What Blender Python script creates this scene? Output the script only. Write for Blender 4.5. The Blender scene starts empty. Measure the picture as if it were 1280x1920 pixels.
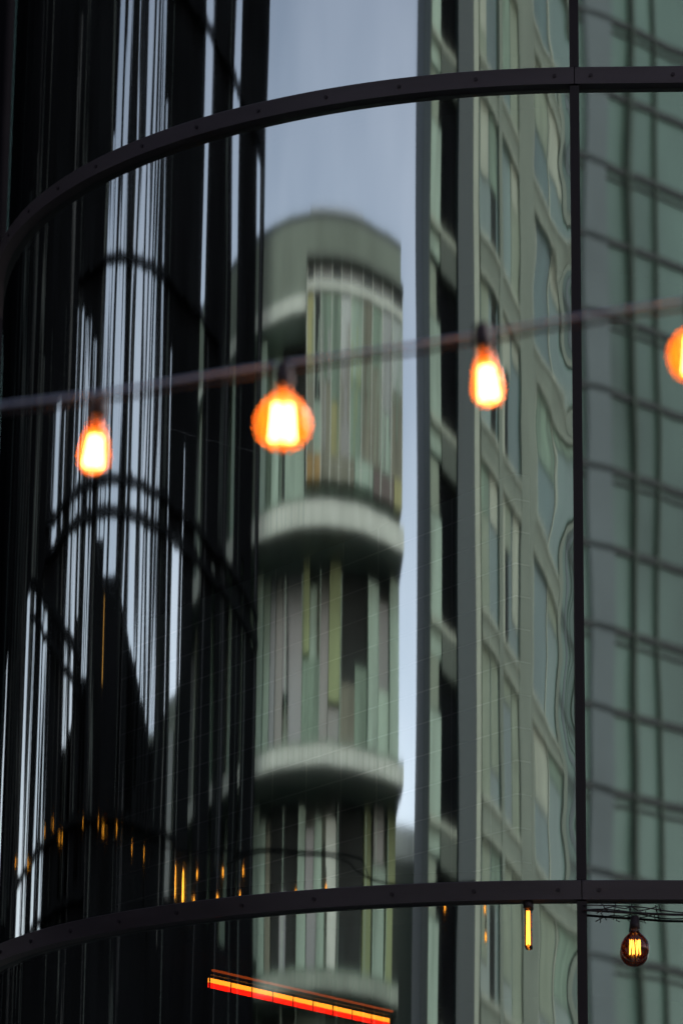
import bpy, bmesh, math, random
from mathutils import Vector
PI = math.pi
random.seed(11)
C = bpy.context.scene

# ------------------------------------------------------------------ camera
CH = 1.6
cam = bpy.data.cameras.new('camera')
camo = bpy.data.objects.new('camera', cam)
C.collection.objects.link(camo)
C.camera = camo
camo.location = (0, 0, CH)
camo.rotation_euler = (PI/2 + 0.2859, 0.0, 0.0)
camo.rotation_euler.rotate_axis('Z', 0.0105)
cam.sensor_fit = 'VERTICAL'
cam.sensor_height = 36
cam.lens = 6633.7/1920*36
cam.clip_end = 2000
cam.dof.use_dof = True
cam.dof.focus_distance = 15.6
cam.dof.aperture_fstop = 2.6

# ------------------------------------------------------------------ sky, sun, exposure
SUN_EL, SUN_AZ = math.radians(32), math.radians(50)
w = bpy.data.worlds.new('World'); C.world = w; w.use_nodes = True
nt = w.node_tree
bg = nt.nodes['Background']
sky = nt.nodes.new('ShaderNodeTexSky'); sky.sky_type = 'NISHITA'; sky.sun_disc = False
sky.sun_elevation = SUN_EL; sky.sun_rotation = SUN_AZ
sky.air_density = 1.0; sky.dust_density = 2.5; sky.ozone_density = 1.2
hs = nt.nodes.new('ShaderNodeHueSaturation'); hs.inputs['Saturation'].default_value = 0.50
tc = nt.nodes.new('ShaderNodeTexCoord')
nz = nt.nodes.new('ShaderNodeTexNoise'); nz.inputs['Scale'].default_value = 3.0; nz.inputs['Detail'].default_value = 4
mp = nt.nodes.new('ShaderNodeMapping'); mp.inputs['Scale'].default_value = (1, 1, 2.5)
nt.links.new(tc.outputs['Generated'], mp.inputs['Vector']); nt.links.new(mp.outputs[0], nz.inputs['Vector'])
mx = nt.nodes.new('ShaderNodeMixRGB'); mx.blend_type = 'MULTIPLY'; mx.inputs['Fac'].default_value = 0.7
cr = nt.nodes.new('ShaderNodeValToRGB')
cr.color_ramp.elements[0].position = 0.3; cr.color_ramp.elements[0].color = (.70, .67, .76, 1)
cr.color_ramp.elements[1].position = 0.7; cr.color_ramp.elements[1].color = (1.28, 1.12, 1.14, 1)
nt.links.new(nz.outputs['Fac'], cr.inputs['Fac'])
nt.links.new(sky.outputs[0], hs.inputs['Color'])
nt.links.new(hs.outputs[0], mx.inputs['Color1']); nt.links.new(cr.outputs[0], mx.inputs['Color2'])
sx = nt.nodes.new('ShaderNodeSeparateXYZ'); nt.links.new(tc.outputs['Generated'], sx.inputs[0])
er = nt.nodes.new('ShaderNodeValToRGB')                        # overcast: paler towards the horizon
er.color_ramp.elements[0].position = .10; er.color_ramp.elements[0].color = (2.2, 1.85, 1.82, 1)
er.color_ramp.elements[1].position = .46; er.color_ramp.elements[1].color = (.84, .76, .83, 1)
e_ = er.color_ramp.elements.new(.28); e_.color = (1.36, 1.18, 1.20, 1)
nt.links.new(sx.outputs['Z'], er.inputs['Fac'])
m3 = nt.nodes.new('ShaderNodeMixRGB'); m3.blend_type = 'MULTIPLY'; m3.inputs['Fac'].default_value = 1
nt.links.new(mx.outputs[0], m3.inputs['Color1']); nt.links.new(er.outputs[0], m3.inputs['Color2'])
nt.links.new(m3.outputs[0], bg.inputs['Color'])
bg.inputs['Strength'].default_value = 0.13

sun = bpy.data.lights.new('sun', 'SUN'); sun.energy = 0.6; sun.angle = math.radians(14); sun.color = (1, .95, .88)
suno = bpy.data.objects.new('sun', sun); C.collection.objects.link(suno)
sd = Vector((math.sin(SUN_AZ)*math.cos(SUN_EL), math.cos(SUN_AZ)*math.cos(SUN_EL), math.sin(SUN_EL)))
suno.rotation_euler = sd.to_track_quat('Z', 'Y').to_euler()
suno.location = (0, 0, 60)

C.view_settings.view_transform = 'Standard'
C.view_settings.look = 'None'
C.view_settings.gamma = 1
C.view_settings.exposure = 0.8
C.render.engine = 'CYCLES'
C.cycles.max_bounces = 10
C.cycles.glossy_bounces = 5
C.cycles.transparent_max_bounces = 16
C.cycles.sample_clamp_indirect = 6
C.cycles.caustics_reflective = False
C.cycles.caustics_refractive = False

# ------------------------------------------------------------------ helpers
def tag(o, label=None, cat=None, group=None, kind=None):
    if label: o['label'] = label
    if cat: o['category'] = cat
    if group: o['group'] = group
    if kind: o['kind'] = kind
    return o

def empty(name, loc=(0, 0, 0), rz=0):
    o = bpy.data.objects.new(name, None); C.collection.objects.link(o)
    o.location = loc; o.rotation_euler = (0, 0, rz); o.empty_display_size = .2
    return o

def link(name, me, mat, parent=None, smooth=False):
    o = bpy.data.objects.new(name, me); C.collection.objects.link(o)
    if mat: me.materials.append(mat)
    if smooth:
        for p in me.polygons: p.use_smooth = True
    if parent: o.parent = parent
    return o

class MB:
    """collects geometry of ONE mesh"""
    def __init__(s): s.v = []; s.f = []
    def add(s, vs, fs):
        b = len(s.v); s.v += [tuple(x) for x in vs]; s.f += [tuple(b+i for i in f) for f in fs]; return s
    def hexa(s, p):
        return s.add(p, [(0, 3, 2, 1), (4, 5, 6, 7), (0, 1, 5, 4), (1, 2, 6, 5), (2, 3, 7, 6), (3, 0, 4, 7)])
    def box(s, x0, x1, y0, y1, z0, z1):
        return s.hexa([(x0, y0, z0), (x1, y0, z0), (x1, y1, z0), (x0, y1, z0), (x0, y0, z1), (x1, y0, z1), (x1, y1, z1), (x0, y1, z1)])
    def prism(s, poly, z0, z1):
        n = len(poly); vs = [(x, y, z0) for x, y in poly]+[(x, y, z1) for x, y in poly]
        return s.add(vs, [tuple(range(n-1, -1, -1)), tuple(range(n, 2*n))]+[(i, (i+1) % n, n+(i+1) % n, n+i) for i in range(n)])
    def tube(s, pts, r, n=8, caps=True):
        pts = [Vector(p) for p in pts]; rings = []
        up = Vector((0, 0, 1))
        for i, p in enumerate(pts):
            d = (pts[min(i+1, len(pts)-1)]-pts[max(i-1, 0)]).normalized()
            a = d.cross(up)
            if a.length < 1e-3: a = d.cross(Vector((1, 0, 0)))
            a.normalize(); b = d.cross(a)
            rr = r[i] if isinstance(r, (list, tuple)) else r
            rings.append([p+(a*math.cos(2*PI*k/n)+b*math.sin(2*PI*k/n))*rr for k in range(n)])
        vs = [v for R in rings for v in R]; fs = []
        for i in range(len(pts)-1):
            for k in range(n):
                fs.append((i*n+k, i*n+(k+1) % n, (i+1)*n+(k+1) % n, (i+1)*n+k))
        if caps: fs += [tuple(range(n-1, -1, -1)), tuple((len(pts)-1)*n+k for k in range(n))]
        return s.add(vs, fs)
    def lathe(s, prof, n=32, c=(0, 0, 0)):
        vs = []; fs = []
        for r, z in prof:
            vs += [(c[0]+r*math.cos(2*PI*k/n), c[1]+r*math.sin(2*PI*k/n), c[2]+z) for k in range(n)]
        for i in range(len(prof)-1):
            for k in range(n): fs.append((i*n+k, i*n+(k+1) % n, (i+1)*n+(k+1) % n, (i+1)*n+k))
        return s.add(vs, fs)
    def build(s, name, mat, parent=None, smooth=False):
        me = bpy.data.meshes.new(name); me.from_pydata(s.v, [], s.f); me.update()
        bm = bmesh.new(); bm.from_mesh(me)
        bmesh.ops.recalc_face_normals(bm, faces=bm.faces); bm.to_mesh(me); bm.free()
        return link(name, me, mat, parent, smooth)

class Plan:
    """facade frame: t runs along the wall, d stands out from it"""
    def __init__(s, P, n):
        l = math.hypot(*n); s.P = P; s.n = (n[0]/l, n[1]/l); s.t = (-s.n[1], s.n[0])
    def p(s, t, d, z): return (s.P[0]+s.t[0]*t+s.n[0]*d, s.P[1]+s.t[1]*t+s.n[1]*d, z)
    def box(s, mb, t0, t1, z0, z1, d0, d1):
        q = s.p
        return mb.hexa([q(t0, d0, z0), q(t1, d0, z0), q(t1, d1, z0), q(t0, d1, z0), q(t0, d0, z1), q(t1, d0, z1), q(t1, d1, z1), q(t0, d1, z1)])
    def part(s, name, mat, parent, t0, t1, z0, z1, d0, d1, label=None):
        mb = MB(); s.box(mb, t0, t1, z0, z1, d0, d1); o = mb.build(name, mat, parent)
        if label: o['label'] = label
        return o

_m = {}
def mat(name, col, rough=.6, amt=.25, scale=2.0, stretch=(1, 1, 1), metal=0, spec=.4, fine=.0, bump=0.0):
    if name in _m: return _m[name]
    m = bpy.data.materials.new(name); m.use_nodes = True; n = m.node_tree; b = n.nodes['Principled BSDF']
    t = n.nodes.new('ShaderNodeTexCoord'); g = n.nodes.new('ShaderNodeMapping'); g.inputs['Scale'].default_value = stretch
    z = n.nodes.new('ShaderNodeTexNoise'); z.inputs['Scale'].default_value = scale; z.inputs['Detail'].default_value = 6
    r = n.nodes.new('ShaderNodeValToRGB')
    r.color_ramp.elements[0].position = .3; r.color_ramp.elements[1].position = .7
    r.color_ramp.elements[0].color = tuple(c*(1-amt) for c in col)+(1,)
    r.color_ramp.elements[1].color = tuple(min(1, c*(1+amt)) for c in col)+(1,)
    n.links.new(t.outputs['Object'], g.inputs[0]); n.links.new(g.outputs[0], z.inputs['Vector'])
    n.links.new(z.outputs['Fac'], r.inputs['Fac']); n.links.new(r.outputs[0], b.inputs['Base Color'])
    b.inputs['Roughness'].default_value = rough; b.inputs['Metallic'].default_value = metal
    b.inputs['Specular IOR Level'].default_value = spec
    if bump:
        bp = n.nodes.new('ShaderNodeBump'); bp.inputs['Strength'].default_value = bump; bp.inputs['Distance'].default_value = .002
        z2 = n.nodes.new('ShaderNodeTexNoise'); z2.inputs['Scale'].default_value = 220
        n.links.new(t.outputs['Object'], z2.inputs['Vector']); n.links.new(z2.outputs['Fac'], bp.inputs['Height'])
        n.links.new(bp.outputs[0], b.inputs['Normal'])
    _m[name] = m; return m

def emit(name, col, s):
    if name in _m: return _m[name]
    m = bpy.data.materials.new(name); m.use_nodes = True; n = m.node_tree
    n.nodes.remove(n.nodes['Principled BSDF'])
    e = n.nodes.new('ShaderNodeEmission'); e.inputs[0].default_value = col+(1,); e.inputs[1].default_value = s
    n.links.new(e.outputs[0], n.nodes['Material Output'].inputs[0]); _m[name] = m; return m

# ------------------------------------------------------------------ coated facade glass
def facade_glass(name, seed, amp=1.0, tilt=0.0, curved=True):
    m = bpy.data.materials.new(name); m.use_nodes = True; n = m.node_tree; L = n.links
    n.nodes.remove(n.nodes['Principled BSDF'])
    uv = n.nodes.new('ShaderNodeUVMap'); uv.uv_map = 'UVMap'
    sep = n.nodes.new('ShaderNodeSeparateXYZ'); L.new(uv.outputs[0], sep.inputs[0])
    def M(op, a, b=None, c=None):
        q = n.nodes.new('ShaderNodeMath'); q.operation = op
        for i, x in enumerate((a, b, c)):
            if x is None: continue
            if isinstance(x, (int, float)): q.inputs[i].default_value = x
            else: L.new(x, q.inputs[i])
        return q.outputs[0]
    U, V = sep.outputs[0], sep.outputs[1]
    def noise(fx, fz, a, s, det=1.0):
        cb = n.nodes.new('ShaderNodeCombineXYZ')
        L.new(M('MULTIPLY', U, fx), cb.inputs[0]); L.new(M('MULTIPLY', V, fz), cb.inputs[1]); cb.inputs[2].default_value = s
        z = n.nodes.new('ShaderNodeTexNoise'); z.inputs['Scale'].default_value = 1; z.inputs['Detail'].default_value = det
        L.new(cb.outputs[0], z.inputs['Vector'])
        return M('MULTIPLY', M('SUBTRACT', z.outputs['Fac'], .5), a)
    # u is metres along the glass, 0 at the mullion, negative round the curve
    if curved:
        roll = M('SMOOTH_MIN', 1.0, M('MAXIMUM', 0.03, M('MULTIPLY', M('ADD', U, 1.45), -1.1)), .1)   # the tighter bent end is the more uneven
        s = M('ADD', noise(3.2, .45, .016*amp, seed), noise(9, .30, .011*amp, seed+7))
        s = M('ADD', s, M('MULTIPLY', roll, noise(24, .22, .055*amp, seed+13, 2.0)))
        s = M('ADD', s, noise(60, .25, .006*amp, seed+17, 2.0))
        edge = M('POWER', 2.718, M('MULTIPLY', U, 12.0))      # pillowing next to the mullion
        s = M('ADD', s, M('MULTIPLY', edge, noise(.5, 2.0, .20, seed+31)))
    else:
        s = M('ADD', noise(2.2, .8, .0035*amp, seed), noise(6, .5, .0016*amp, seed+3))
    if tilt: s = M('ADD', s, tilt)
    v = M('ADD', noise(1.0, 1.2, .0012, seed+50), noise(8, 1.0, .0008, seed+60))
    geo = n.nodes.new('ShaderNodeNewGeometry')
    cx = n.nodes.new('ShaderNodeVectorMath'); cx.operation = 'CROSS_PRODUCT'; cx.inputs[0].default_value = (0, 0, 1)
    L.new(geo.outputs['Normal'], cx.inputs[1])
    sc = n.nodes.new('ShaderNodeVectorMath'); sc.operation = 'SCALE'; L.new(cx.outputs[0], sc.inputs[0]); L.new(s, sc.inputs['Scale'])
    cz = n.nodes.new('ShaderNodeCombineXYZ'); L.new(v, cz.inputs[2])
    a1 = n.nodes.new('ShaderNodeVectorMath'); a1.operation = 'ADD'; L.new(geo.outputs['Normal'], a1.inputs[0]); L.new(sc.outputs[0], a1.inputs[1])
    a2 = n.nodes.new('ShaderNodeVectorMath'); a2.operation = 'ADD'; L.new(a1.outputs[0], a2.inputs[0]); L.new(cz.outputs[0], a2.inputs[1])
    nn = n.nodes.new('ShaderNodeVectorMath'); nn.operation = 'NORMALIZE'; L.new(a2.outputs[0], nn.inputs[0])
    gl = n.nodes.new('ShaderNodeBsdfGlossy'); gl.inputs['Roughness'].default_value = 0.030 if curved else 0.008
    gl.inputs['Color'].default_value = (.56, .72, .68, 1); L.new(nn.outputs[0], gl.inputs['Normal'])
    tr = n.nodes.new('ShaderNodeBsdfTransparent'); tr.inputs[0].default_value = (.62, .68, .66, 1)
    df = n.nodes.new('ShaderNodeBsdfDiffuse'); df.inputs[0].default_value = (.04, .042, .04, 1)
    mx = n.nodes.new('ShaderNodeMixShader'); mx.inputs[0].default_value = .80
    L.new(tr.outputs[0], mx.inputs[1]); L.new(gl.outputs[0], mx.inputs[2])
    m2 = n.nodes.new('ShaderNodeMixShader')                       # a thin film of street dust
    dn = n.nodes.new('ShaderNodeTexNoise'); dn.inputs['Scale'].default_value = 1.7; dn.inputs['Detail'].default_value = 5; L.new(uv.outputs[0], dn.inputs['Vector'])
    L.new(M('MULTIPLY', dn.outputs['Fac'], .012), m2.inputs[0])
    L.new(mx.outputs[0], m2.inputs[1]); L.new(df.outputs[0], m2.inputs[2])
    L.new(m2.outputs[0], n.nodes['Material Output'].inputs[0])
    return m

# ------------------------------------------------------------------ ground
asphalt = mat('asphalt', (.05, .05, .052), .85, .3, 3, spec=.3)
g = MB(); g.box(-400, 400, -400, 400, -.5, 0)
tag(g.build('ground', asphalt), kind='structure')
pv = MB(); pv.prism([(-9, 11.5), (9, 11.5), (9, 30), (-9, 30)], .004, .13)
tag(pv.build('pavement', mat('paving', (.22, .22, .21), .8, .2, 4)), kind='structure')

# ------------------------------------------------------------------ the curved glass building
CX, CY, R = 1.20705, 18.08888, 3.033875
AM = -0.052325
MX, MY = CX+R*math.sin(AM), CY-R*math.cos(AM)
TX, TY = math.cos(AM), math.sin(AM)
NX, NY = math.sin(AM), -math.cos(AM)
Z1, Z2 = 4.3327, 8.1093            # middle of the two bands
BH = .088
def arc(a, off=0.0): return (CX+(R+off)*math.sin(a), CY-(R+off)*math.cos(a))
def flat(u, off=0.0): return (MX+TX*u+NX*off, MY+TY*u+NY*off)
AEND = -2.95
bld = empty('curved_glass_building', (CX, CY, 0))
tag(bld, 'dark curved glass facade with thin purple black metal bands and one black mullion', 'building')
def rel(o):
    o.matrix_parent_inverse = bld.matrix_world.inverted()
    o.matrix_parent_inverse.translation = (-CX, -CY, 0); return o
band_m = mat('band_metal', (.018, .016, .021), .45, .45, 1.6, (1, 1, 6), spec=.5, bump=.4)
black_m = mat('black_metal', (.006, .006, .008), .5, .2, 3, spec=.25)
bolt_m = mat('bolt_metal', (.010, .009, .012), .6, .2, 3, spec=.3)
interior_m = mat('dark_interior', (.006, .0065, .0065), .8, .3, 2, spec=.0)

def curved_pane(z0, z1, gm):
    me = bpy.data.meshes.new('glass_pane'); vs = []; uvs = []; fs = []
    NA, NZ = 420, 3
    for j in range(NZ+1):
        z = z0+(z1-z0)*j/NZ
        for i in range(NA+1):
            a = AM+.0066+(AEND-AM)*0 + (AEND-AM)*i/NA - .0132
            x, y = arc(a); vs.append((x, y, z)); uvs.append(((a-AM)*R, z))
    W_ = NA+1
    for j in range(NZ):
        for i in range(NA): fs.append((j*W_+i+1, j*W_+i, (j+1)*W_+i, (j+1)*W_+i+1))
    me.from_pydata(vs, [], fs); ul = me.uv_layers.new(name='UVMap')
    for l in me.loops: ul.data[l.index].uv = uvs[l.vertex_index]
    me.update()
    return rel(link('glass_pane', me, gm, bld, True))
def flat_pane(u0, u1, z0, z1, gm):
    me = bpy.data.meshes.new('glass_pane')
    pts = [(flat(u0), z0, u0), (flat(u1), z0, u1), (flat(u1), z1, u1), (flat(u0), z1, u0)]
    me.from_pydata([(p[0], p[1], z) for p, z, u in pts], [], [(0, 1, 2, 3)]); ul = me.uv_layers.new(name='UVMap')
    for l in me.loops: ul.data[l.index].uv = (pts[l.vertex_index][2], pts[l.vertex_index][1])
    me.update(); return rel(link('glass_pane', me, gm, bld))
H = BH/2
curved_pane(.4, Z1-H, facade_glass('glass_low_curved', 3.1, tilt=.0105)).__setitem__('label', 'curved pane below the lower band with a red light behind it')
curved_pane(Z1+H, Z2-H, facade_glass('glass_mid_curved', 9.4, tilt=.0105)).__setitem__('label', 'tall curved pane between the two bands')
curved_pane(Z2+H, 12.2, facade_glass('glass_top_curved', 21.7, tilt=.0105)).__setitem__('label', 'curved pane above the upper band')
flat_pane(.022, 6, .4, Z1-H, facade_glass('glass_low_flat', 33.0, curved=False)).__setitem__('label', 'flat pane right of the mullion below the lower band')
flat_pane(.022, 6, Z1+H, Z2-H, facade_glass('glass_mid_flat', 41.0, curved=False)).__setitem__('label', 'flat pane right of the mullion between the bands')
flat_pane(.022, 6, Z2+H, 12.2, facade_glass('glass_top_flat', 55.0, curved=False)).__setitem__('label', 'flat pane right of the mullion above the upper band')

def band(z, h, d0, d1, name, m, inner=-.05):
    # section swept round the arc, then along the flat; stops at the mullion joint
    o1 = []
    NA = 300
    a0 = AM-.002/R
    ring = [(d0, -h/2), (d1, -h/2+.004), (d1+.0, -h/2+.004), (d1, h/2-.004), (d1-.004, h/2), (d0, h/2)]
    mb = MB(); n = len(ring); vs = []; fs = []
    for i in range(NA+1):
        a = a0+(AEND-a0)*i/NA
        for d, zz in ring: x, y = arc(a, d); vs.append((x, y, z+zz))
    for i in range(NA):
        for k in range(n): fs.append((i*n+k, (i+1)*n+k, (i+1)*n+(k+1) % n, i*n+(k+1) % n))
    fs += [tuple(range(n)), tuple(NA*n+k for k in range(n))]
    mb.add(vs, fs); a = rel(mb.build(name, m, bld)); o1.append(a)
    mb = MB(); vs = []
    for u in (.002, 6):
        for d, zz in ring: x, y = flat(u, d); vs.append((x, y, z+zz))
    fs = [(k, n+k, n+(k+1) % n, (k+1) % n) for k in range(n)]+[tuple(range(n)), tuple(n+k for k in range(n))]
    mb.add(vs, fs); o1.append(rel(mb.build(name, m, bld)))
    return o1
lowband = band(Z1, BH, -.06, .055, 'metal_band', band_m)
upband = band(Z2, BH, -.06, .055, 'metal_band', band_m)
lowband[0]['label'] = 'lower curved band'; lowband[1]['label'] = 'lower straight band right of the mullion'
upband[0]['label'] = 'upper curved band'; upband[1]['label'] = 'upper straight band right of the mullion'
def bolts(z, a0, parent):
    for i in range(-2, 10):
        a = a0+.1175*i
        x, y = arc(a, .055)
        mb = MB(); nx, ny = math.sin(a), -math.cos(a)
        mb.tube([(x, y, z), (x+nx*.006, y+ny*.006, z)], .009, 12)
        rel(mb.build('bolt', bolt_m, parent)).matrix_parent_inverse.translation = (0, 0, 0)
bolts(Z2, -1.1392, upband[0]); bolts(Z1, -1.0250, lowband[0])
for zb, pr in ((Z1, lowband[1]), (Z2, upband[1])):
    for u in (.075, .45, .83):
        x, y = flat(u, .055); mb = MB(); mb.tube([(x, y, zb), (x+NX*.006, y+NY*.006, zb)], .009, 12)
        rel(mb.build('bolt', bolt_m, pr)).matrix_parent_inverse.translation = (0, 0, 0)
mb = MB()
for z0, z1 in ((.4, Z1-H-.002), (Z1+H+.002, Z2-H-.002), (Z2+H+.002, 12.2)):
    q = [flat(-.021, -.06), flat(.021, -.06), flat(.021, .048), flat(-.021, .048)]
    mb.prism(q, z0, z1)
rel(mb.build('mullion', black_m, bld))
def outline(inset, back=6.0):
    return [arc(AM+(AEND-AM)*i/60, -inset) for i in range(61)][::-1] + [flat(6-inset, -inset), (MX+6-inset, CY+back), (arc(AEND, -inset)[0], CY+back)]
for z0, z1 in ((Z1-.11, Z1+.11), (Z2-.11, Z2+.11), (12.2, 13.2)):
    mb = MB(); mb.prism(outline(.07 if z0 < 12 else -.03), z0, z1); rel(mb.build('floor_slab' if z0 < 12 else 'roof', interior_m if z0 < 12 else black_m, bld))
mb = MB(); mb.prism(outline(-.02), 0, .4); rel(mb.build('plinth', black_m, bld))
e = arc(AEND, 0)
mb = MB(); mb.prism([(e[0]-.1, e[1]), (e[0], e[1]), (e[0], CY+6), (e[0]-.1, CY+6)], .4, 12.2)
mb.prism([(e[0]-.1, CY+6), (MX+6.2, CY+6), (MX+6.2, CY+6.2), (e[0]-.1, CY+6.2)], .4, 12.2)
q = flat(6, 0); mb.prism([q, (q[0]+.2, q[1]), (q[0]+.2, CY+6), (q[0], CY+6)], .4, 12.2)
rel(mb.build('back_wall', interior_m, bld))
for z0, z1 in ((.4, Z1-.112), (Z1+.112, Z2-.112), (Z2+.112, 12.2)):      # black lining added to keep out light from the rear glass
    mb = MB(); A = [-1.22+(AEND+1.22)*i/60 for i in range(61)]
    mb.prism([arc(a, -.012-.0*a) for a in A]+[arc(a, -.07) for a in A[::-1]], z0, z1); rel(mb.build('light_block_lining', interior_m, bld))
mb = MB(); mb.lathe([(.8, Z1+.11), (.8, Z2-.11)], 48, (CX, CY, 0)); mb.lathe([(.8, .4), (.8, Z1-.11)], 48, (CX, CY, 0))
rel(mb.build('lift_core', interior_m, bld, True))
pm = mat('veil_tiles', (.42, .52, .49), .6, .2, 1.5)          # pale tiled wall added upstairs to give a hazy veil behind the glass
n_ = pm.node_tree; bk = n_.nodes.new('ShaderNodeTexBrick'); bk.offset = 0; bk.inputs['Scale'].default_value = 1
bk.inputs['Brick Width'].default_value = .30; bk.inputs['Row Height'].default_value = .15; bk.inputs['Mortar Size'].default_value = .004
bk.inputs['Color1'].default_value = (.34, .43, .40, 1); bk.inputs['Color2'].default_value = (.40, .50, .47, 1); bk.inputs['Mortar'].default_value = (.9, .95, .95, 1)
uvn = n_.nodes.new('ShaderNodeUVMap'); uvn.uv_map = 'UVMap'
n_.links.new(uvn.outputs[0], bk.inputs['Vector']); n_.links.new(bk.outputs['Color'], n_.nodes['Principled BSDF'].inputs['Base Color'])
PA, PB = Vector((-1.15, 18.15, 0)), Vector((.78, 15.24, 0)); pd = (PB-PA); pl = pd.length; pd.normalize(); pn = Vector((pd.y, -pd.x, 0))
mb = MB(); q = [PA, PB, PB-pn*.08, PA-pn*.08]; mb.prism([(v.x, v.y) for v in q], Z1+.112, 6.27)
po = mb.build('veil_partition', pm, bld); ul = po.data.uv_layers.new(name='UVMap')
for l in po.data.loops:
    v = po.data.vertices[l.vertex_index].co; ul.data[l.index].uv = ((Vector((v.x, v.y, 0))-PA).dot(pd), v.z)
rel(po)

# red and amber strip light under the first-floor slab, behind the glass
A_, B_ = Vector((-.575, 16.0, 4.085)), Vector((.262, 17.22, 4.085))
sl = empty('strip_light', A_, 0)
tag(sl, 'long red and amber strip light hung behind the glass below the lower band', 'strip light')
dv = (B_-A_); ln = dv.length; dv.normalize(); sdv = Vector((dv.y, -dv.x, 0))
red = emit('red_glow', (1.0, .010, .002), 6); amb = emit('amber_glow', (1.0, .26, .015), 8); amb_ghost = emit('amber_ghost', (1.0, .13, .012), .9)
NS = 9
for i in range(NS):
    a = A_+dv*(ln*i/NS+.003); b = A_+dv*(ln*(i+1)/NS-.003)
    for nm, m_, z0, z1, off in (('red_panel', red, -.034, -.012, 0), ('amber_tube_and_ghost', amb, -.0115, .009, 0), ('amber_tube_and_ghost', amb_ghost, .038, .047, .02)):  # upper dim row imitates the ghost reflection in the double glazing
        mb = MB(); o = sdv*off
        mb.hexa([tuple(a+o+Vector((0, 0, z0))-A_), tuple(b+o+Vector((0, 0, z0))-A_), tuple(b+o-sdv*.012+Vector((0, 0, z0))-A_), tuple(a+o-sdv*.012+Vector((0, 0, z0))-A_),
                 tuple(a+o+Vector((0, 0, z1))-A_), tuple(b+o+Vector((0, 0, z1))-A_), tuple(b+o-sdv*.012+Vector((0, 0, z1))-A_), tuple(a+o-sdv*.012+Vector((0, 0, z1))-A_)])
        mb.build(nm, m_, sl)
mb = MB()
mb.tube([(0, 0, .033), tuple(dv*ln+Vector((0, 0, .033)))], .012, 8)
for i in range(NS+1):
    p = dv*(ln*i/NS); mb.tube([tuple(p+Vector((0, 0, -.045))), tuple(p+Vector((0, 0, .135)))], .0035, 6)
mb.build('hanger_frame', black_m, sl)

# ------------------------------------------------------------------ materials of the street behind the camera
concrete = mat('concrete', (.20, .235, .20), .8, .18, .6, (1, 1, .4))
cream = mat('cream_stone', (.255, .288, .238), .8, .12, 1.2)
wallg = mat('olive_render', (.132, .160, .134), .85, .12, .5)
slate = mat('slate_panel', (0.02058, 0.03309, 0.03605), .5, .15, .5, (1, 1, .2))
slate2 = mat('green_slate', (0.0294, 0.04576, 0.03348), .5, .15, .5, (1, 1, .2))
teal = mat('teal_window', (0.0504, 0.0924, 0.08526), .2, .3, .35, (1, 1, .5), spec=.8)
tealb = mat('pale_teal_window', (0.084, 0.1364, 0.1218), .25, .25, .35, (1, 1, .5), spec=.8)
blind = mat('window_blind', (0.168, 0.2068, 0.161), .8, .12, 1.5)
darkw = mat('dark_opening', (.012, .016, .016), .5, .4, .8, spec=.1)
white = mat('white_balcony', (.39, .43, .39), .6, .12, 1.0)
yellowm = mat('yellow_curtain', (0.2268, 0.2288, 0.1131), .8, .3, 1.5, (1, 1, .3))
limem = mat('lime_panel', (.185, .23, .115), .7, .25, 1.0, (1, 1, .3))
brown = mat('brown_curtain', (.135, .14, .11), .8, .3, 1.3, (1, 1, .3))
maroon = mat('maroon_panel', (.085, .07, .065), .7, .2, 1.3)
orange = mat('orange_panel', (0.2268, 0.1496, 0.0522), .7, .2, 1.3)
greyg = mat('green_grey_curtain', (0.1294, 0.1901, 0.1481), .7, .35, 1.4, (1, 1, .3))
greyl = mat('pale_grey_curtain', (0.2234, 0.3027, 0.2511), .7, .25, 1.4, (1, 1, .3))
greend = mat('deep_green_glass', (.030, .048, .044), .3, .5, 1.2, (1, 1, .3), spec=.6)
bluegl = mat('blue_grey_glass', (0.0462, 0.0704, 0.08265), .3, .4, 1.0, (1, 1, .3), spec=.6)
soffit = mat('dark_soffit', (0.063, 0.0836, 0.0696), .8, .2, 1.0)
blackf = mat('black_cladding', (.0045, .005, .006), .8, .3, .5, spec=.0)

# ------------------------------------------------------------------ balcony tower (seen in the glass, left)
Wp = Plan((-24.7, -5.17), (.766, .643))
tw = empty('balcony_tower', Wp.p(0, -6, 0)); tw_in = Vector(tw.location)
tag(tw, 'green grey apartment tower with white balcony slabs reflected in the curved glass', 'building')
def tp(name, m, *a, label=None):
    o = Wp.part(name, m, tw, *a, label=label); o.matrix_parent_inverse.translation = -tw_in; return o
tp('wall', concrete, -9.45, 18.4, 0, 18.75, -14, -1.6)
tp('parapet', wallg, -9.45, 18.4, 18.75, 19.93, -14, 0)
tp('coping', slate2, -9.5, 18.45, 19.93, 20.0, -14.05, .06)
tp('roof_house', mat('pale_plant_room', (.27, .30, .34), .8, .1, 1), -5.2, 1.6, 20.0, 21.45, -9, -3.5)
tp('cornice', white, 1.75, 18.4, 18.5, 18.75, -1.6, .12)
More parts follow.
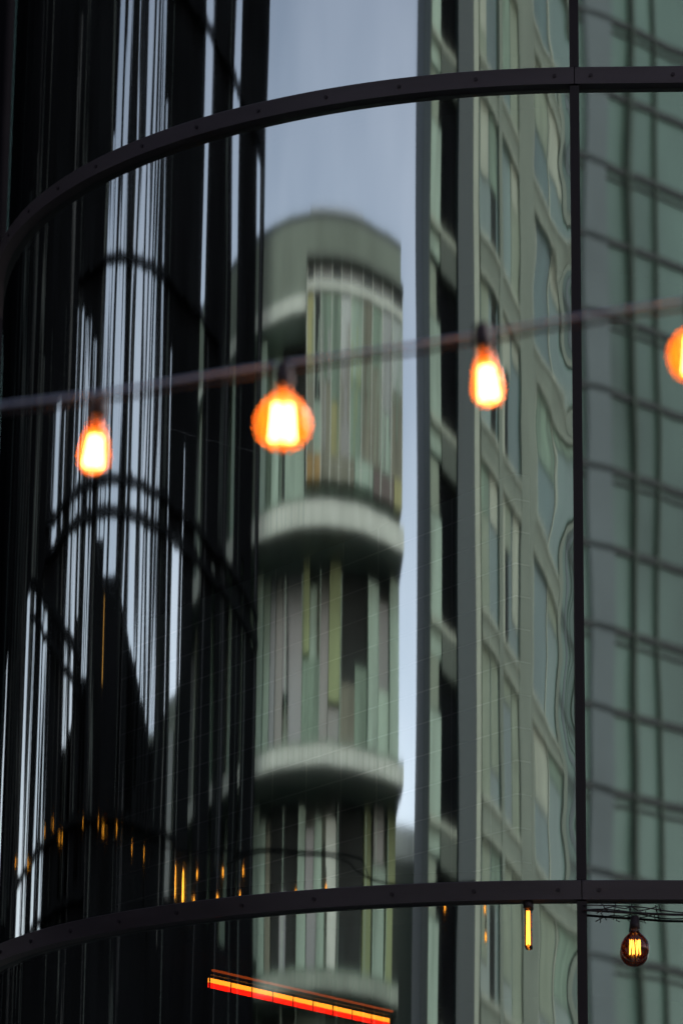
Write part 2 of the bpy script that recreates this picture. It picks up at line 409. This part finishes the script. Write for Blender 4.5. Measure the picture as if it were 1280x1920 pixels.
# glazed bay with curtained strips
bay = [(.75, 1.6, yellowm, brown), (-.1, .7, darkw, greyl), (-1.05, -.15, greyg, brown), (-2.2, -1.1, greyg, yellowm), (-3.3, -2.25, teal, greend), (-4.6, -3.35, greyl, greyg),
       (-5.8, -4.65, brown, brown), (-7.0, -5.85, greyg, brown), (-8.2, -7.05, teal, greyl), (-9.55, -8.25, tealb, brown)]
for i, (a, b, mu, ml) in enumerate(bay):
    zs = [17.5, 17.0, 17.3, 17.0, 17.6, 17.4, 17.2, 17.7, 17.1, 17.5][i]
    tp('curtain_panel', mu, a, b, zs, 18.62, .2, .5); tp('curtain_panel', ml, a, b, 16.2, zs, .2, .47)
    tp('window_head', greend if i % 3 else slate, a, b, 18.77, 19.02, .2, .5)
    # folds of the curtains
    mb = MB(); k = a+.12
    while k < b-.1:
        ww = random.uniform(.04, .16); Wp.box(mb, k, min(k+ww, b-.03), 16.25+random.choice([0, .5, 1.0]), random.uniform(17.2, 18.5), .5, .53); k += ww+random.uniform(.1, .3)
    o = mb.build('curtain_fold', [greyg, greyl, greend, greyg, brown, limem][i % 6], tw); o.matrix_parent_inverse.translation = -tw_in
mb = MB()
for t in [1.62, .72, -.12, -1.08, -2.22, -3.32, -4.62, -5.82, -7.02, -8.22, -9.58]:
    Wp.box(mb, t-.035, t+.035, 15.8, 19.02, .45, .62)
Wp.box(mb, -9.6, 1.7, 18.62, 18.77, .2, .60)
o = mb.build('bay_frame', white, tw); o.matrix_parent_inverse.translation = -tw_in
tp('bay_roof', slate2, -9.7, 1.75, 19.03, 19.12, -1.5, .8)
tp('sill_panel', orange, -.1, 1.6, 15.85, 16.2, .2, .56); tp('sill_panel', brown, -3.9, -.15, 15.85, 16.2, .2, .56)
tp('sill_panel', greyl, -6.2, -3.95, 15.85, 16.2, .2, .56); tp('sill_panel', maroon, -8.6, -6.25, 15.8, 16.15, .2, .56); tp('sill_panel', yellowm, -9.55, -8.65, 15.8, 16.2, .2, .56)
tp('bay_back', greyg, -9.5, 1.6, 15.8, 18.7, -1.6, .19)
# left bay: recess with light pier
tp('recess', darkw, 1.8, 4.6, 16.1, 18.45, -1.58, -1.3); tp('recess', greyg, 4.7, 18.3, 16.1, 18.45, -1.58, -1.3)
tp('pier', greyl, 5.0, 6.0, 15.7, 17.9, -1.3, -.2); tp('pier', greyl, 2.0, 4.2, 15.7, 16.9, -1.3, -.9)
for t in (6.9, 9.3, 11.4, 14.2, 16.6): tp('pier', random.choice([greyl, greyg, concrete]), t, t+.7, 9.4, 18.4, -1.3, -.3)
for t in (7.9, 10.4, 12.7, 15.4, 17.5): tp('dark_bay', greend, t, t+.8, 9.4, 18.3, -1.3, -1.0)

def slab(z0, z1, mm, rail_t0, proj=1.35):
    tp('balcony_slab', mm, -9.6, 18.5, z0, z1, -1.58, proj)
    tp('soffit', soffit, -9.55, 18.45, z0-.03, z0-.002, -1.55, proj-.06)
    mb = MB(); t = rail_t0
    while t < 9.5:
        Wp.box(mb, t-.018, t+.018, z0-.01, z1+.015, proj, proj+.03); t += .62 + .15*math.sin(t*3)
    Wp.box(mb, rail_t0-.3, 9.4, z1+.0151, z1+.05, proj-.03, proj+.03)
    o = mb.build('railing', greyg, tw); o.matrix_parent_inverse.translation = -tw_in
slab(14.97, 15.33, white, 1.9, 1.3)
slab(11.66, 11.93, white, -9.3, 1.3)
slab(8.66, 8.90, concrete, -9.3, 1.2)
# storey between the slabs: (t0,t1,z0,z1,material,depth)
for t0, t1, z0, z1, m_, d in [
    (6.9, 9.2, 12.25, 15.2, greyg, -.9), (5.9, 6.8, 12.25, 15.2, greyl, -.8), (5.2, 5.85, 12.25, 15.2, bluegl, -.9), (4.4, 5.1, 12.25, 15.2, greend, -.9), (3.9, 4.35, 13.2, 15.2, bluegl, -.9),
    (2.1, 3.8, 12.25, 15.2, bluegl, -1.0), (1.0, 1.9, 13.6, 14.95, limem, -.4), (.0, .95, 13.55, 14.6, greyl, -.6), (-.35, 1.9, 12.25, 13.55, greyg, -.5),
    (-1.45, -.4, 12.25, 15.2, greend, -1.0), (-2.75, -1.5, 12.9, 14.9, limem, -.3), (-2.75, -1.5, 12.25, 12.85, greend, -.5),
    (-5.7, -2.8, 13.3, 15.2, darkw, -.8), (-5.7, -2.8, 12.25, 13.25, brown, -.6), (-5.7, -4.2, 12.25, 13.5, greyg, -.5),
    (-7.0, -5.75, 12.25, 14.6, greyl, .2), (-8.3, -7.05, 13.2, 14.5, greend, -.3), (-8.3, -7.05, 12.25, 13.2, greyl, -.2), (-9.4, -8.35, 12.25, 14.8, greyl, .2),
    # third storey
    (7.2, 9.2, 9.15, 11.8, greyg, -.9), (6.0, 7.1, 9.15, 11.3, greyl, -.3), (5.4, 5.95, 9.15, 11.2, brown, -.6), (2.2, 5.3, 9.15, 11.8, darkw, -1.0), (3.6, 4.3, 9.2, 10.3, bluegl, -.7),
    (1.1, 2.1, 9.15, 11.4, greyl, -.2), (-.1, 1.0, 9.15, 11.2, bluegl, -.8), (-1.1, -.15, 9.15, 11.2, greyl, -.2), (-2.6, -1.5, 9.15, 11.2, white, -.1),
    (-5.4, -2.7, 9.15, 11.8, darkw, -.9), (-6.5, -5.6, 9.15, 11.6, limem, -.6), (-8.2, -6.7, 9.15, 10.7, greyl, -.3), (-8.0, -6.8, 10.75, 11.7, greend, -.4), (-9.4, -8.5, 9.15, 11.7, limem, -.6),
    # ground storeys
    (6.2, 9.2, 4, 8.8, greyg, -.9), (2, 6.1, 4, 8.2, greend, -.9), (-1.5, 1.8, 4, 8.8, greyl, -.6), (-5.5, -1.6, 4, 8.8, greyg, -.7), (-9.4, -5.6, 4, 8.6, greend, -.8)]:
    tp('facade_panel', m_, t0, t1, z0, z1, -1.58, d)
mb = MB()
for t in [6.85, 3.86, 2.0, -.38, -2.77, -5.72, -7.02, -8.32]:
    Wp.box(mb, t-.03, t+.03, 8.95, 11.3, .25, .31); Wp.box(mb, t-.03, t+.03, 12.0, 14.6, .25, .31); Wp.box(mb, t-.04, t+.04, 4, 8.8, .25, .31)
o = mb.build('glazing_bar', greyl, tw); o.matrix_parent_inverse.translation = -tw_in

# ------------------------------------------------------------------ low annex left of the tower
an = empty('low_annex', Wp.p(28, -5, 0)); al = Vector(an.location)
tag(an, 'low green block standing past the far end of the balcony tower', 'building')
def ap(name, m, *a):
    o = Wp.part(name, m, an, *a); o.matrix_parent_inverse.translation = -al; return o
ap('wall', concrete, 19, 36, 0, 14.6, -12, -1)
for k in range(16):
    t = 19.2+k*1.05; ap('window', random.choice([greend, teal, darkw, greyg, greyl, tealb]), t, t+random.uniform(.5, .9), 2, 14.0, -1.0, -.6-.1*(k % 3))

# ------------------------------------------------------------------ black louvred block (left of the glass)
Dp = Plan((-22.47, 21.58), (.985, -.174))
dk = empty('black_louvred_block', Dp.p(0, 0, 0)); dl = Vector(dk.location)
tag(dk, 'black screen of tall fins with sky showing through its slots', 'building')
gaps = [(20.2, 22.0, 9.2, 13.4), (11.9, 12.93, 8.34, 12.87), (10.91, 11.31, 8.27, 12.87), (8.64, 9.66, 8.27, 12.39), (7.65, 8.06, 8.21, 12.23), (6.68, 7.48, 12.79, 14.6), (5.58, 5.86, 12.69, 14.35),
        (4.06, 4.31, 8.08, 15.45), (3.25, 3.73, 8.16, 15.39), (2.5, 2.75, 11.61, 15.2), (1.7, 1.9, 8.6, 14.9), (-.30, .02, 12.43, 17.37), (-1.15, -.5, 12.0, 20.0), (-2.15, -1.65, 12.0, 26.01),
        (-3.2, -2.95, 9.6, 26), (-4.60, -3.75, 9.21, 26), (-5.21, -4.9, 9.63, 26), (-5.72, -5.53, 9.3, 26), (-6.22, -6.03, 9.09, 20.23), (-6.75, -6.6, 8, 18), (-7.9, -7.75, 8, 15), (-9.28, -8.69, 8.6, 12.86),
        (-9.95, -9.75, 8.6, 14), (-11.9, -11.0, 8.5, 26), (-13.8, -13.29, 8.6, 12.97), (-15.7, -14.7, 8.5, 26), (-17.12, -16.7, 9.19, 13.51), (-18.9, -18.25, 12.6, 19.3)]
gaps.sort()
cur = -19.35
for a, b, z0, z1 in gaps:
    if a > cur:
        o = Dp.part('fin', blackf, dk, cur, a, 0, 60 if a > 3 else 27, -.12, .12); o.matrix_parent_inverse.translation = -dl
    for zz0, zz1 in ((0, z0), (z1, 60 if b > 3 else 27)):
        if zz1-zz0 > .02 and zz0 < 25.9:
            o = Dp.part('infill_panel', blackf, dk, a, b, zz0, zz1, -.10, .10); o.matrix_parent_inverse.translation = -dl
    cur = b
o = Dp.part('fin', blackf, dk, cur, 60, 0, 60, -.12, .12); o.matrix_parent_inverse.translation = -dl
o = Dp.part('sky_block_wing', blackf, dk, 26, 27, 0, 70, .13, 13.5); o.matrix_parent_inverse.translation = -dl  # added only to block the sky mirrored at the left end of the glass
for z0, z1, ta, tb in ((15.66, 15.74, -13.5, 4.5), (13.03, 13.12, -19.35, 9), (12.64, 12.75, -19.35, 9.5), (9.2, 9.28, -10, 13), (19.36, 19.46, -18.5, -6), (8.35, 8.43, 1, 13)):
    mb = MB(); Dp.box(mb, ta, tb, z0, z1, .14, .34)
    t = ta+.2
    while t < tb-.4:
        Dp.box(mb, t, t+.3, z0-.02, z1+.02, .13, .42); t += random.uniform(.6, 1.5)
    o = mb.build('floor_beam', blackf, dk); o.matrix_parent_inverse.translation = -dl
rt = random.Random(5)
for k in range(58):
    t = -19.1+k*.74+rt.uniform(-.2, .2); z0 = rt.choice([0, 4, 9.3]); z1 = rt.choice([12.6, 15.6, 19.2, 26])
    if any(a-.1 < t < b+.1 for a, b, _, _ in gaps): continue
    o = Dp.part('fin_edge', mat('dull_edge', (.030, .040, .040), .6, .4, .6, (1, 1, .3)) if k % 3 else mat('faint_edge', (.014, .016, .020), .6, .4, .6), dk, t, t+rt.uniform(.04, .16), z0, z1, .121, .15); o.matrix_parent_inverse.translation = -dl
# sloping stair rail across the slots at the left
mb = MB(); mb.tube([Dp.p(11.5, .5, 12.75), Dp.p(2.0, .5, 11.0)], .10, 6); mb.tube([Dp.p(11.5, .5, 12.35), Dp.p(2.0, .5, 10.6)], .07, 6)
for k in range(24): t = 2.2+k*.4; mb.tube([Dp.p(t, .5, 10.6+(t-2)*.184), Dp.p(t+.25, .5, 11.05+(t-2)*.184)], .05, 6)
o = mb.build('stair_rail', blackf, dk); o.matrix_parent_inverse.translation = -dl
o = Dp.part('lit_window', emit('warm_window', (1, .42, .10), .55), dk, -1.0, -.85, 10.75, 11.75, .125, .14); o.matrix_parent_inverse.translation = -dl
# gabled roof behind the slots
gb = MB(); ts = [(-7.4, 0), (-7.4, 10.9), (-2.2, 12.9), (6, 10.6), (6, 0)]
vs = [Dp.p(t, -3, z) for t, z in ts]+[Dp.p(t, -11, z) for t, z in ts]
gb.add(vs, [(0, 1, 2, 3, 4), (9, 8, 7, 6, 5)]+[(i, (i+1) % 5, 5+(i+1) % 5, 5+i) for i in range(5)])
tag(gb.build('gabled_house', blackf), 'dark gabled house behind the black screen of fins', 'house')

# ------------------------------------------------------------------ stone office block (right half of the glass)
Op = Plan((-12.57, -22.7), (.766, .643))
of = empty('stone_office_block', Op.p(-6, -6, 0)); ol = Vector(of.location)
tag(of, 'olive stone office block with tall teal windows and dark slate pilasters', 'building')
def op(name, m, *a, label=None):
    o = Op.part(name, m, of, *a, label=label); o.matrix_parent_inverse.translation = -ol; return o
op('wall', wallg, -17.4, 7.1, 0, 36, -5.5, -.5); op('rear_wing', wallg, -17.4, 2.0, 0, 36, -14, -5.5)
op('side_cladding', slate, 7.1, 7.22, 0, 36.2, -5.55, -2.2); op('side_cladding', slate2, 7.1, 7.2, 0, 36.2, -2.18, .05)
op('pilaster', slate, .95, 3.3, 0, 36, -.5, .50); op('pilaster', cream, .0, .93, 0, 36, -.5, .1)
op('stair_glass', blackf, 3.35, 7.1, 0, 36, -.49, -.30)
ZB = [3.6, 6.8, 9.99, 13.18, 16.25, 19.48, 22.77, 26.0, 29.2, 32.4]
HT = 2.58
for i, z in enumerate(ZB):
    # narrow stair strip
    op('stair_pier', greyl, 5.55, 7.0, z-1.5, z+.7, -.3, -.12); op('stair_pier', blind, 6.0, 7.0, z+.75, z+1.6, -.3, -.15)
    op('stair_landing', slate2, 3.4, 5.5, z-1.7, z-1.1, -.3, .1); op('stair_landing', cream, 3.4, 7.0, z-1.1, z-.98, -.3, .14)
    for (a, b, kind) in ((-3.2, -.35, 0), (-7.0, -3.85, 1), (-16.4, -9.95, 2)):
        op('spandrel', wallg, a, b, z+HT, (ZB[i+1] if i+1 < len(ZB) else 36), -.5, -.02)
        op('window_ledge', cream, a-.05, b+.05, z+HT-.02, z+HT+.06, -.49, .08)
        op('window_sill', cream, a-.05, b+.05, z-.09, z+.02, -.49, .10)
        z1 = z+HT-.03; z0 = z+.03
        r = (i*3+kind*5) % 4
        if kind == 0:
            if r in (0, 1): op('window_blind', blind, a+1.7, b, z0, z1, -.49, -.22); op('window_glass', teal, a, a+1.65, z0, z1, -.49, -.28)
            else:
                op('window_glass', tealb, a+1.25, b, z0, z1, -.49, -.28); op('window_opening', darkw, a+.45, a+1.2, z0, z1-.25, -.49, -.2); op('window_glass', teal, a, a+.4, z0, z1, -.49, -.25)
        elif kind == 1:
            if i == 4 or i == 5: op('window_frame', cream, b-.5, b-.05, z0, z1, -.49, -.15); op('window_opening', darkw, b-1.1, b-.52, z0, z1-.1, -.49, -.2); op('window_glass', teal, a, b-1.15, z0, z1, -.49, -.28)
            else: op('window_glass', teal if i % 2 else tealb, a+1.5, b, z0, z1, -.49, -.28); op('window_blind', blind, a, a+1.45, z0, z1, -.49, -.24)
        else:
            op('window_glass', teal, a+3.3, b-.25, z0, z1, -.49, -.28); op('window_frame', cream, b-.2, b, z0, z1, -.49, -.12)
            op('window_frame', cream, a+3.0, a+3.25, z0, z1, -.49, -.15); op('window_glass', tealb, a, a+2.95, z0, z1, -.49, -.28)
rw = random.Random(3)
for i, z in enumerate(ZB):
    for a, b in ((-3.1, -1.6), (-1.5, -.4), (-6.9, -5.6), (-5.4, -3.95), (-16.3, -13.5), (-13.0, -10.3)):
        h = rw.choice([0, 0, .4, .8, 1.3, 1.9])
        if h: op('roller_blind', rw.choice([blind, greyg, cream]), a+.06, b-.05, z+HT-.06-h, z+HT-.06, -.21, -.19)
op('joint', wallg, -3.8, -3.25, 0, 36, -.5, .05); op('pier', wallg, -9.9, -7.05, 0, 36, -.5, .03); op('pier', wallg, -17.4, -16.45, 0, 36, -.5, .03)
# curtain wall stretch beyond the last stone bay
op('curtain_wall', mat('spandrel_glass', (.060, .098, .084), .3, .6, .30, (1, 1, .4)), -34, -17.42, 0, 40, -14, -.3)
mb = MB()
zz = 15.9-1.64*9; k = 0
while zz < 39:
    Op.box(mb, -34, -17.42, zz-.075, zz+.07, -.3, -.22)
    if k % 2: Op.box(mb, -34, -17.42, zz-.26, zz-.21, -.3, -.24)
    zz += 1.64; k += 1
o = mb.build('transom', mat('transom_metal', (.018, .024, .024), .6, .1, 1), of); o.matrix_parent_inverse.translation = -ol
for t, wd, d, m_ in ((-19.25, .36, -.22, mat('column_cladding', (.075, .098, .105), .6, .15, .5)), (-20.25, .04, -.16, slate2), (-21.05, .03, -.20, slate2), (-23.0, .1, .0, slate2), (-25.2, .1, .0, slate2), (-27.4, .42, 0, slate)):
    op('mullion', m_, t-wd, t+wd, 0, 40, -.3, d)
# small block closing the street between tower and office
fb = empty('far_block', (-41.5, -50, 0)); fl = Vector(fb.location)
tag(fb, 'distant low block at the end of the street', 'building')
Fp = Plan((-39.5, -46.5), (.6, .8))
o = Fp.part('wall', slate2, fb, -9, 12, 0, 18.4, -10, 0); o.matrix_parent_inverse.translation = -fl
o = Fp.part('roof', white, fb, -9.2, 12.2, 18.4, 19.3, -10.2, .2); o.matrix_parent_inverse.translation = -fl

# ------------------------------------------------------------------ string lights
def amber_glass(name, tint, glow):
    m = bpy.data.materials.new(name); m.use_nodes = True; n = m.node_tree; L = n.links
    n.nodes.remove(n.nodes['Principled BSDF'])
    tr = n.nodes.new('ShaderNodeBsdfTransparent'); tr.inputs[0].default_value = tint+(1,)
    tl = n.nodes.new('ShaderNodeBsdfTranslucent'); tl.inputs[0].default_value = (.85, .16, .008, 1)
    gl = n.nodes.new('ShaderNodeBsdfGlossy'); gl.inputs['Roughness'].default_value = .02
    fr = n.nodes.new('ShaderNodeFresnel'); fr.inputs[0].default_value = 1.45
    a = n.nodes.new('ShaderNodeMixShader'); a.inputs[0].default_value = glow; L.new(tr.outputs[0], a.inputs[1]); L.new(tl.outputs[0], a.inputs[2])
    b = n.nodes.new('ShaderNodeMixShader'); L.new(fr.outputs[0], b.inputs[0]); L.new(a.outputs[0], b.inputs[1]); L.new(gl.outputs[0], b.inputs[2])
    L.new(b.outputs[0], n.nodes['Material Output'].inputs[0]); return m
ag = amber_glass('amber_bulb_glass', (1.0, .46, .16), .34)
sg = amber_glass('smoked_bulb_glass', (.44, .40, .34), .02)
fil = emit('hot_filament', (1.0, .84, .64), 24)
fil2 = emit('warm_filament', (1.0, .36, .05), 10)
fil3 = emit('orange_glow', (1.0, .32, .03), 8)
sock = mat('socket_plastic', (.012, .009, .010), .5, .2, 30, spec=.3)
wire_l = mat('grey_guy_wire', (.20, .26, .36), .6, .2, 40)
wire_d = mat('dark_cable', (.010, .010, .012), .7, .2, 40)

GLOBE = [(.0005, -.066), (.018, -.0635), (.036, -.0555), (.050, -.042), (.0585, -.025), (.0615, -.006), (.059, .012), (.051, .029), (.040, .043), (.029, .053), (.020, .063), (.0165, .072), (.0158, .082)]
TEAR = [(.0005, -.060), (.012, -.058), (.022, -.052), (.029, -.042), (.032, -.030), (.0325, -.018), (.031, -.004), (.028, .012), (.0245, .028), (.0205, .044), (.0175, .056), (.0160, .066), (.0150, .076)]
TUBE = [(.0005, -.110), (.009, -.107), (.014, -.100), (.0155, -.088), (.0155, .09), (.0150, .105), (.0135, .115)]
def smooth_prof(p, k=3):
    out = []
    for i in range(len(p)-1):
        p0 = p[max(i-1, 0)]; p1 = p[i]; p2 = p[i+1]; p3 = p[min(i+2, len(p)-1)]
        for j in range(k):
            t = j/k
            out.append(tuple(.5*((2*p1[c])+(-p0[c]+p2[c])*t+(2*p0[c]-5*p1[c]+4*p2[c]-p3[c])*t*t+(-p0[c]+3*p1[c]-3*p2[c]+p3[c])*t**3) for c in (0, 1)))
    return [(max(r, .0004), z) for r, z in out+[p[-1]]]
def cage(mb, r0, r1, z0, z1, n, wr):
    pts = []
    for k in range(n):
        a = 2*PI*k/n; a2 = 2*PI*(k+.5)/n
        pts += [(r0*math.cos(a), r0*math.sin(a), z1), (r1*math.cos(a2), r1*math.sin(a2), z0)]
    mb.tube(pts, wr, 5)
def bulb(name, prof, loc, label, group, glass, film, cageargs, sock_h=.05, tiltv=(0, 0), power=0, cat='light bulb'):
    t = empty(name, loc); tag(t, label, cat, group); t.rotation_euler = (tiltv[0], tiltv[1], 0)
    mb = MB(); mb.lathe(smooth_prof(prof), 36); mb.build('glass_shell', glass, t, True)
    top = prof[-1][1]
    mb = MB(); mb.lathe([(.0005, top+sock_h), (.012, top+sock_h), (.0175, top+sock_h-.006), (.019, top+.02), (.021, top+.018), (.021, top-.004), (.0165, top-.008), (.0005, top-.008)], 24)
    mb.build('socket', sock, t, True)
    mb = MB(); cage(mb, *cageargs); a_ = cageargs; cage(mb, a_[0]*.45, a_[1]*.45, a_[2]*.95, a_[3]*.95, max(5, a_[4]//2), a_[5])
    mb.build('filament', film, t)
    mb = MB(); mb.lathe([(.0075, top-.01), (.006, top-.03), (.003, cageargs[3]+.008), (.0025, cageargs[3]-.01), (.0006, cageargs[3]-.012)], 12)
    mb.build('stem', ag if glass is ag else sg, t, True)
    if power:
        l = bpy.data.lights.new('bulb_light', 'POINT'); l.energy = power; l.shadow_soft_size = .012; l.color = (1, .55, .2)
        lo = bpy.data.objects.new('bulb_light', l); C.collection.objects.link(lo); lo.parent = t
    return t
GR = 'amber bulbs on the near string of lights'
bulb('teardrop_bulb', TEAR, (-.534, 7.3, 3.885), 'smaller glowing teardrop bulb at the far left of the near string', GR, ag, fil, (.010, .018, -.040, .024, 15, .0015), tiltv=(0, .06), power=.06)
bulb('globe_bulb', GLOBE, (-.127, 7.2, 3.918), 'round amber globe bulb hanging whole in front of the reflected tower', GR, ag, fil, (.019, .025, -.042, .034, 17, .0015), power=.09)
bulb('teardrop_bulb', TEAR, (.305, 7.1, 3.982), 'larger glowing teardrop bulb in front of the stone office reflection', GR, ag, fil, (.010, .018, -.042, .028, 15, .0015), tiltv=(0, -.10), power=.06)
bulb('globe_bulb', GLOBE, (.748, 7.1, 4.046), 'round amber globe bulb cut off by the right edge', GR, ag, fil, (.019, .025, -.042, .034, 17, .0015), power=.09)

cordpts = [(-2.2, 7.25, 3.73), (-1.5, 7.25, 3.83), (-.902, 7.22, 3.912), (-.732, 7.2, 3.939), (-.53, 7.2, 3.968), (-.278, 7.2, 4.014), (-.129, 7.2, 4.040), (.12, 7.18, 4.074), (.309, 7.15, 4.098), (.513, 7.12, 4.128), (.732, 7.1, 4.159), (.929, 7.1, 4.192), (1.6, 7.05, 4.31), (2.6, 7.0, 4.60)]
def sm(pts, k=4):
    out = []
    for i in range(len(pts)-1):
        p0 = pts[max(i-1, 0)]; p1 = pts[i]; p2 = pts[i+1]; p3 = pts[min(i+2, len(pts)-1)]
        for j in range(k):
            t = j/k
            out.append(tuple(.5*((2*p1[c])+(-p0[c]+p2[c])*t+(2*p0[c]-5*p1[c]+4*p2[c]-p3[c])*t*t+(-p0[c]+3*p1[c]-3*p2[c]+p3[c])*t**3) for c in range(3)))
    return out+[pts[-1]]
ns = empty('string_light_cord', (-.5, 7.2, 3.97)); tag(ns, 'blurred grey and dark cable running left to right with four glowing bulbs', 'cable')
sp = sm(cordpts)
mb = MB(); mb.tube([(x+.5, y-7.2, z-3.97+.008) for x, y, z in sp], .0050, 8); mb.build('guy_wire', wire_l, ns, True)
mb = MB(); mb.tube([(x+.5, y-7.2+.004, z-3.97-.010+.002*math.sin(i*1.7)) for i, (x, y, z) in enumerate(sp)], .0045, 8)
for bx, bz in ((-.534, 4.005), (-.127, 4.045), (.305, 4.10), (.748, 4.185)):
    yy = 7.3 if bx < -.5 else (7.2 if bx < 0 else 7.1)
    zt = {-.534: 4.008, -.127: 4.048, .305: 4.104, .748: 4.174}[bx]
    cz = {-.534: 3.965, -.127: 4.038, .305: 4.098, .748: 4.162}[bx]
    mb.tube([(bx+.5, yy-7.2, zt-3.97), (bx+.5, 0 if bx < 0 else -.05, cz-3.97-.005)], .006, 8)
mb.build('power_cable', wire_d, ns, True)

# far string just in front of the glass
GF = 'bulbs on the string close to the glass'
bulb('globe_bulb', GLOBE, (1.2687, 14.98, 4.088), 'round smoked glass globe bulb with orange zigzag filament under the lower band', GF, sg, fil2, (.022, .024, -.034, .028, 8, .0011))
bulb('tubular_bulb', [(r, z*.80) for r, z in TUBE], (.818, 15.055, 4.175), 'narrow upright tubular bulb glowing orange left of the mullion', GF, sg, emit('tube_filament', (1, .30, .03), 9), (.006, .008, -.072, .075, 10, .0016), sock_h=.04)
fs_ = empty('far_string_cord', (1.204, 14.955, 4.224)); tag(fs_, 'thin black twisted wire under the lower band holding a smoked bulb', 'cable')
wp = sm([(1.046, 14.94, 4.236), (1.264, 14.92, 4.222), (1.468, 14.9, 4.213), (1.74, 14.9, 4.222), (2.6, 14.85, 4.25)], 6)
mb = MB(); mb.tube([(x-1.2, y-14.9, z-4.215) for x, y, z in wp], .0055, 6)
mb.tube([(x-1.2, y-14.9+.02*math.sin(i*.55), z-4.215+.020+.010*math.sin(i*.4)) for i, (x, y, z) in enumerate(wp)], .0028, 6)
mb.build('power_cable', wire_d, fs_, True)
mb = MB()
for i in range(14):                      # cable ties with their loose tails
    x = 1.12+i*.019+random.uniform(-.006, .006); z = .012+random.uniform(0, .012)
    if i % 3 == 2: continue
    mb.tube([(x-1.2, 0, z), (x-1.2+random.uniform(-.012, .012), -.01, z-.014), (x-1.2+random.uniform(-.02, .02), -.012, z+random.choice([-.02, .018]))], .0022, 5)
mb.tube([(-.10, 0, .0), (-.07, -.01, .018), (-.03, -.01, .028), (.02, 0, .022), (.05, 0, .03), (.08, 0, .012), (.12, 0, .02), (.16, 0, .032)], .0025, 6)
mb.build('cable_tie', wire_d, fs_, True)

# string of bulbs at the left of the forecourt, seen only in the glass
GM = 'bulbs strung over the forecourt'
spots = [(-7.645, 14.56, 5.78, 1), (-7.58, 14.34, 5.74, 1), (-7.43, 13.91, 5.81, 0), (-7.46, 14.0, 5.64, 0), (-7.13, 13.21, 5.81, 0), (-7.19, 13.33, 5.64, 0), (-6.80, 12.56, 5.81, 0), (-6.84, 12.65, 5.65, 0),
         (-5.88, 11.26, 5.64, 2), (-5.24, 10.57, 5.66, 2), (-2.57, 8.78, 5.53, 0), (-1.56, 8.41, 5.51, 0), (-1.54, 8.40, 5.33, 0)]
WHERE = ['first tall glowing tube from the left in the mirrored forecourt string', 'second tall glowing tube from the left in the mirrored forecourt string',
    'small amber bulb just right of the two tall tubes, upper of its pair', 'small amber bulb just right of the two tall tubes, lower of its pair',
    'small amber bulb in the middle pair of the mirrored string, upper one', 'small amber bulb in the middle pair of the mirrored string, lower one',
    'small amber bulb in the last pair before the tower reflection, upper one', 'small amber bulb in the last pair before the tower reflection, lower one',
    'dim amber bulb resting on the lower band below the tower reflection, left one', 'dim amber bulb resting on the lower band below the tower reflection, right one',
    'tiny amber dot under the lower band in front of the dark pilaster', 'amber bulb under the lower band beside the tubular bulb, upper of two', 'amber bulb under the lower band beside the tubular bulb, lower of two']
for i, (x, y, z, k) in enumerate(spots):
    q = empty('string_bulb', (x, y, z)); tag(q, WHERE[i], 'light bulb', GM)
    mb = MB(); mb.lathe(smooth_prof([(r*(.55 if k != 1 else 1.1), zz*(.55 if k != 1 else 1.15)) for r, zz in (GLOBE if k != 1 else TUBE)]), 16); mb.build('glass_shell', sg, q, True)
    mb = MB(); cage(mb, .012, .014, -.02 if k != 1 else -.1, .02 if k != 1 else .1, 8, .004 if k != 1 else .006); mb.build('filament', fil3 if k != 1 else emit('tube_glow', (1, .33, .03), 8), q)
    mb = MB(); mb.lathe([(.0005, .14), (.012, .14), (.016, .05), (.0005, .04)], 12); mb.build('socket', sock, q, True)
ow = empty('forecourt_cord', (-4, 12, 5.5)); tag(ow, 'black looping cable strung over the forecourt beside the glass', 'cable')
mb = MB()
for pl_ in ([(-9, 18, 6.3), (-7.64, 14.56, 5.98), (-7.1, 13.2, 5.95), (-6.8, 12.56, 5.93), (-5.8, 13.4, 5.66), (-4.79, 13.11, 5.56), (-4.2, 12.36, 5.53), (-3.71, 11.87, 5.51), (-3.37, 11.58, 5.48), (-3.19, 11.44, 5.44), (-2.9, 11.3, 5.2)],
            [(-5.8, 13.6, 5.6), (-4.79, 13.11, 5.54), (-4.2, 12.36, 5.51), (-3.71, 11.87, 5.49), (-3.45, 11.65, 5.45), (-3.32, 11.54, 5.4), (-3.01, 11.31, 5.34), (-2.64, 11.07, 5.31), (-2.16, 10.8, 5.3), (-1.2, 10.2, 5.35)]):
    mb.tube([(x+4, y-12, z-5.5) for x, y, z in sm(pl_, 5)], .008, 6)
mb.build('power_cable', blackf, ow, True)
# bulbs along the foot of the black screen
for t, z in [(9.62, 9.05), (6.88, 9.20), (5.39, 9.18), (3.96, 8.95), (1.31, 9.0), (-.96, 8.98), (-1.69, 8.90), (-3.09, 8.93), (-4.82, 8.77), (-6.27, 8.75), (12.7, 9.36)]:
    q = empty('screen_bulb', Dp.p(t, 1.2, z)); tag(q, 'tiny amber bulb in the row mirrored low on the dark left side'  , 'light bulb', 'bulbs along the black screen')
    mb = MB(); mb.lathe(smooth_prof([(r*.8, zz*1.0) for r, zz in GLOBE]), 12); mb.build('glass_shell', sg, q, True)
    mb = MB(); cage(mb, .022, .028, -.05, .05, 8, .009); mb.build('filament', emit('dim_orange', (1, .34, .03), 5), q)
